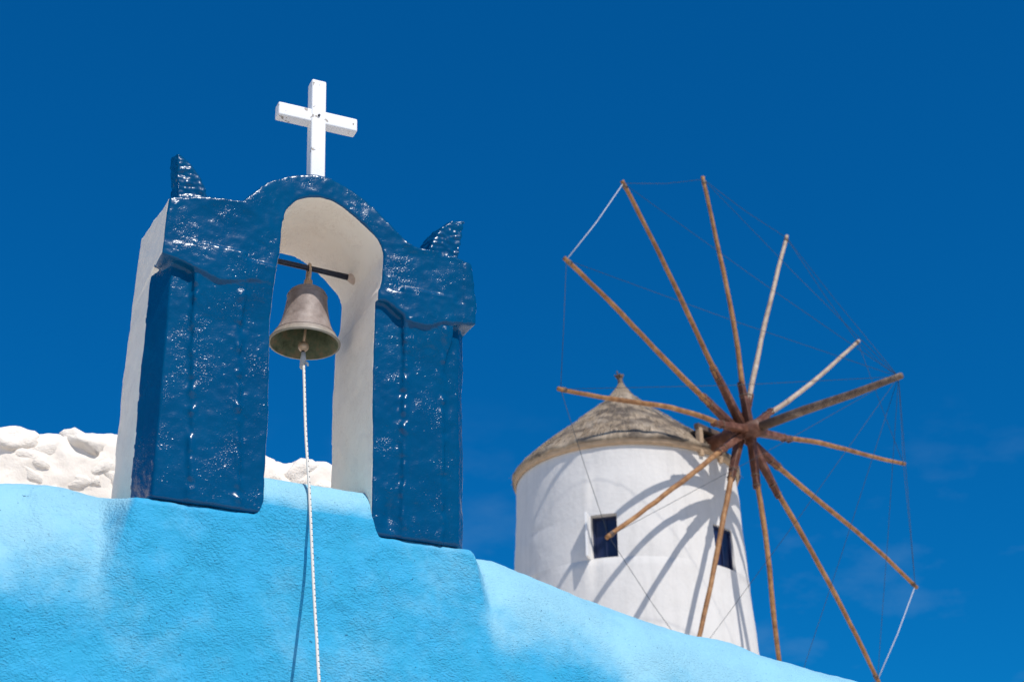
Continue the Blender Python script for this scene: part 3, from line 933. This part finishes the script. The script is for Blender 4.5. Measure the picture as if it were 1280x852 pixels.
    link('reed_band', lathe_mesh([(r, BZ + z) for r, z in ring], 96, 'band', closed=True), M_RIM, roof)
    # finial: bound tuft of straw
    V, Fc = tube_data([(0, 0, BZ + 1.72), (0.0, 0, BZ + 1.88), (-0.01, 0, BZ + 1.98), (-0.02, 0, BZ + 2.08)], [0.11, 0.055, 0.045, 0.055], 10)
    for k in range(9):
        a = k * 0.7
        tube_data([(-0.01, 0, BZ + 1.96), (-0.02 + 0.05 * math.cos(a), 0.05 * math.sin(a), BZ + 2.05), (-0.03 + 0.085 * math.cos(a), 0.085 * math.sin(a), BZ + 2.10 + 0.04 * math.sin(k * 2.3))], [0.02, 0.022, 0.012], 5, True, V, Fc)
    link('finial', pydata(V, Fc, 'finial'), M_DARKWOOD, roof)
build_mill()

def build_wheel():
    base = Vector((EC.x, EC.y, MILL_BASE))
    def W(p): return Vector(p) - base       # world -> mill space
    hub = W(HUB)
    # housing where the axle leaves the roof
    root_pt = hub - AX * 0.78
    bmh = bmesh.new()
    s, u = WS, WT
    def loop(c, hw, z0, z1): return [c + s * -hw + u * z0, c + s * hw + u * z0, c + s * hw + u * z1, c + s * -hw + u * z1]
    c0 = hub - AX * 1.75; c1 = root_pt
    bm_prism(bmh, loop(c0, 0.24, -0.16, 0.24), loop(c1 - AX * 0.04, 0.24, -0.16, 0.24))
    link('axle_housing', from_bm(bmh), M_DARK, mill, False)
    for hw in (-0.25, 0.25):
        me = beam_mesh(c1 + s * hw + u * -0.26, c1 + s * hw + u * 0.24, 0.09, 0.10, AX, 0.01, 'post', 0.004, 3)
        link('housing_post', me, M_RIM, mill, False)
    me = beam_mesh(c1 + s * -0.32 + u * 0.27, c1 + s * 0.32 + u * 0.27, 0.10, 0.09, AX, 0.01, 'lintel', 0.004, 4)
    link('housing_lintel', me, M_DARKWOOD, mill, False)

    # axle and bowsprit
    V, Fc = tube_data([hub - AX * 2.3, hub - AX * 0.4, hub - AX * 0.38, hub + AX * 0.34], [0.13, 0.135, 0.17, 0.15], 12)
    wheel = link('sail_wheel', pydata(V, Fc, 'axle'), M_TIMBER, mill)
    wheel['label'] = 'bare sail wheel of twelve wooden poles on a thick axle'
    bow_tip = hub + AX * 2.963
    tube('bowsprit', [hub + AX * 0.2, hub + AX * 1.2 + WT * 0.01, hub + AX * 2.1 - WT * 0.012, bow_tip + AX * 0.06], [0.085, 0.075, 0.065, 0.050], M_DARKWOOD, wheel, 10)
    spokes = [(4.62, 160.4), (4.62, 129.7), (4.66, 99.8), (4.65, 69.8), (4.63, 38.4), (4.73, 8.1), (4.84, -21.2), (4.70, -51.9), (4.68, -86.7), (4.60, -114.5), (4.52, -143.4), (4.59, -171.5)]
    rs = random.Random(5)
    tips = []
    for i, (r, th) in enumerate(spokes):
        t = math.radians(th)
        dirv = WS * math.cos(t) + WT * math.sin(t)
        side = WS * -math.sin(t) + WT * math.cos(t)
        off = ((i % 3) - 1) * 0.10             # beams cross the axle one behind the other
        tip = hub + dirv * r + AX * 0.136
        tips.append(tip)
        # thick squared arm
        la = rs.uniform(0.85, 1.25)
        a0 = hub + AX * off + dirv * 0.02
        a1 = hub + AX * (off * 0.75 + 0.02) + dirv * la
        link('arm', beam_mesh(a0, a1, 0.130, 0.150, AX, 0.014, 'arm', 0.005, i, 0.66), M_TIMBER, wheel, False)
        # pole lashed onto the arm
        p = []
        rad = []
        bend = rs.uniform(-0.07, 0.07); bend2 = rs.uniform(-0.04, 0.04)
        start = hub + AX * (off * 0.8 + 0.015) + dirv * (la - 0.30)
        N = 14
        for k in range(N + 1):
            f = k / N
            q = start.lerp(tip, f) + side * (bend * math.sin(math.pi * f) + bend2 * math.sin(2 * math.pi * f)) + AX * (0.03 * math.sin(math.pi * f))
            q += side * rs.uniform(-0.006, 0.006)
            p.append(q); rad.append((0.047 - 0.013 * f) * rs.uniform(0.94, 1.05))
        p.append(tip + dirv * 0.05); rad.append(0.036)
        pole = tube('pole', p, rad, M_POLE_GREY if i in (3, 4) else M_POLE, wheel, 8)
        # rope lashings and tip binding
        for f in (la - 0.06, la - 0.24):
            c = a0.lerp(a1, f / la)
            hw = 0.075 - 0.022 * f / la
            ring = [c + side * (hw * (abs(math.cos(a)) ** 0.5) * (1 if math.cos(a) > 0 else -1)) + AX * (hw * (abs(math.sin(a)) ** 0.5) * (1 if math.sin(a) > 0 else -1)) for a in np.linspace(0, 2 * math.pi, 17)]
            tube('iron_band', ring, 0.010, M_DARKWOOD, wheel, 5)
        tube('tip_binding', [tip - dirv * 0.10, tip - dirv * 0.03], 0.042, M_DARKWOOD, wheel, 8)
    # rim wire from tip to tip, stays from the bowsprit to every tip
    n = len(tips)
    for i in range(n):
        a, b = tips[i], tips[(i + 1) % n]
        sag = -0.05
        mid = (a + b) / 2 + Vector((0, 0, sag))
        white = i in (0, 6)
        tube('rim_cord' if white else 'rim_wire', [a, mid, b], 0.008 if white else 0.0042, M_CORD if white else M_WIRE, wheel, 5)
    for i in range(n):
        a, b = tips[i], bow_tip
        tube('stay_wire', [a, (a + b) / 2 + Vector((0, 0, -0.04)), b], 0.0036, M_WIRE, wheel, 5)
build_wheel()
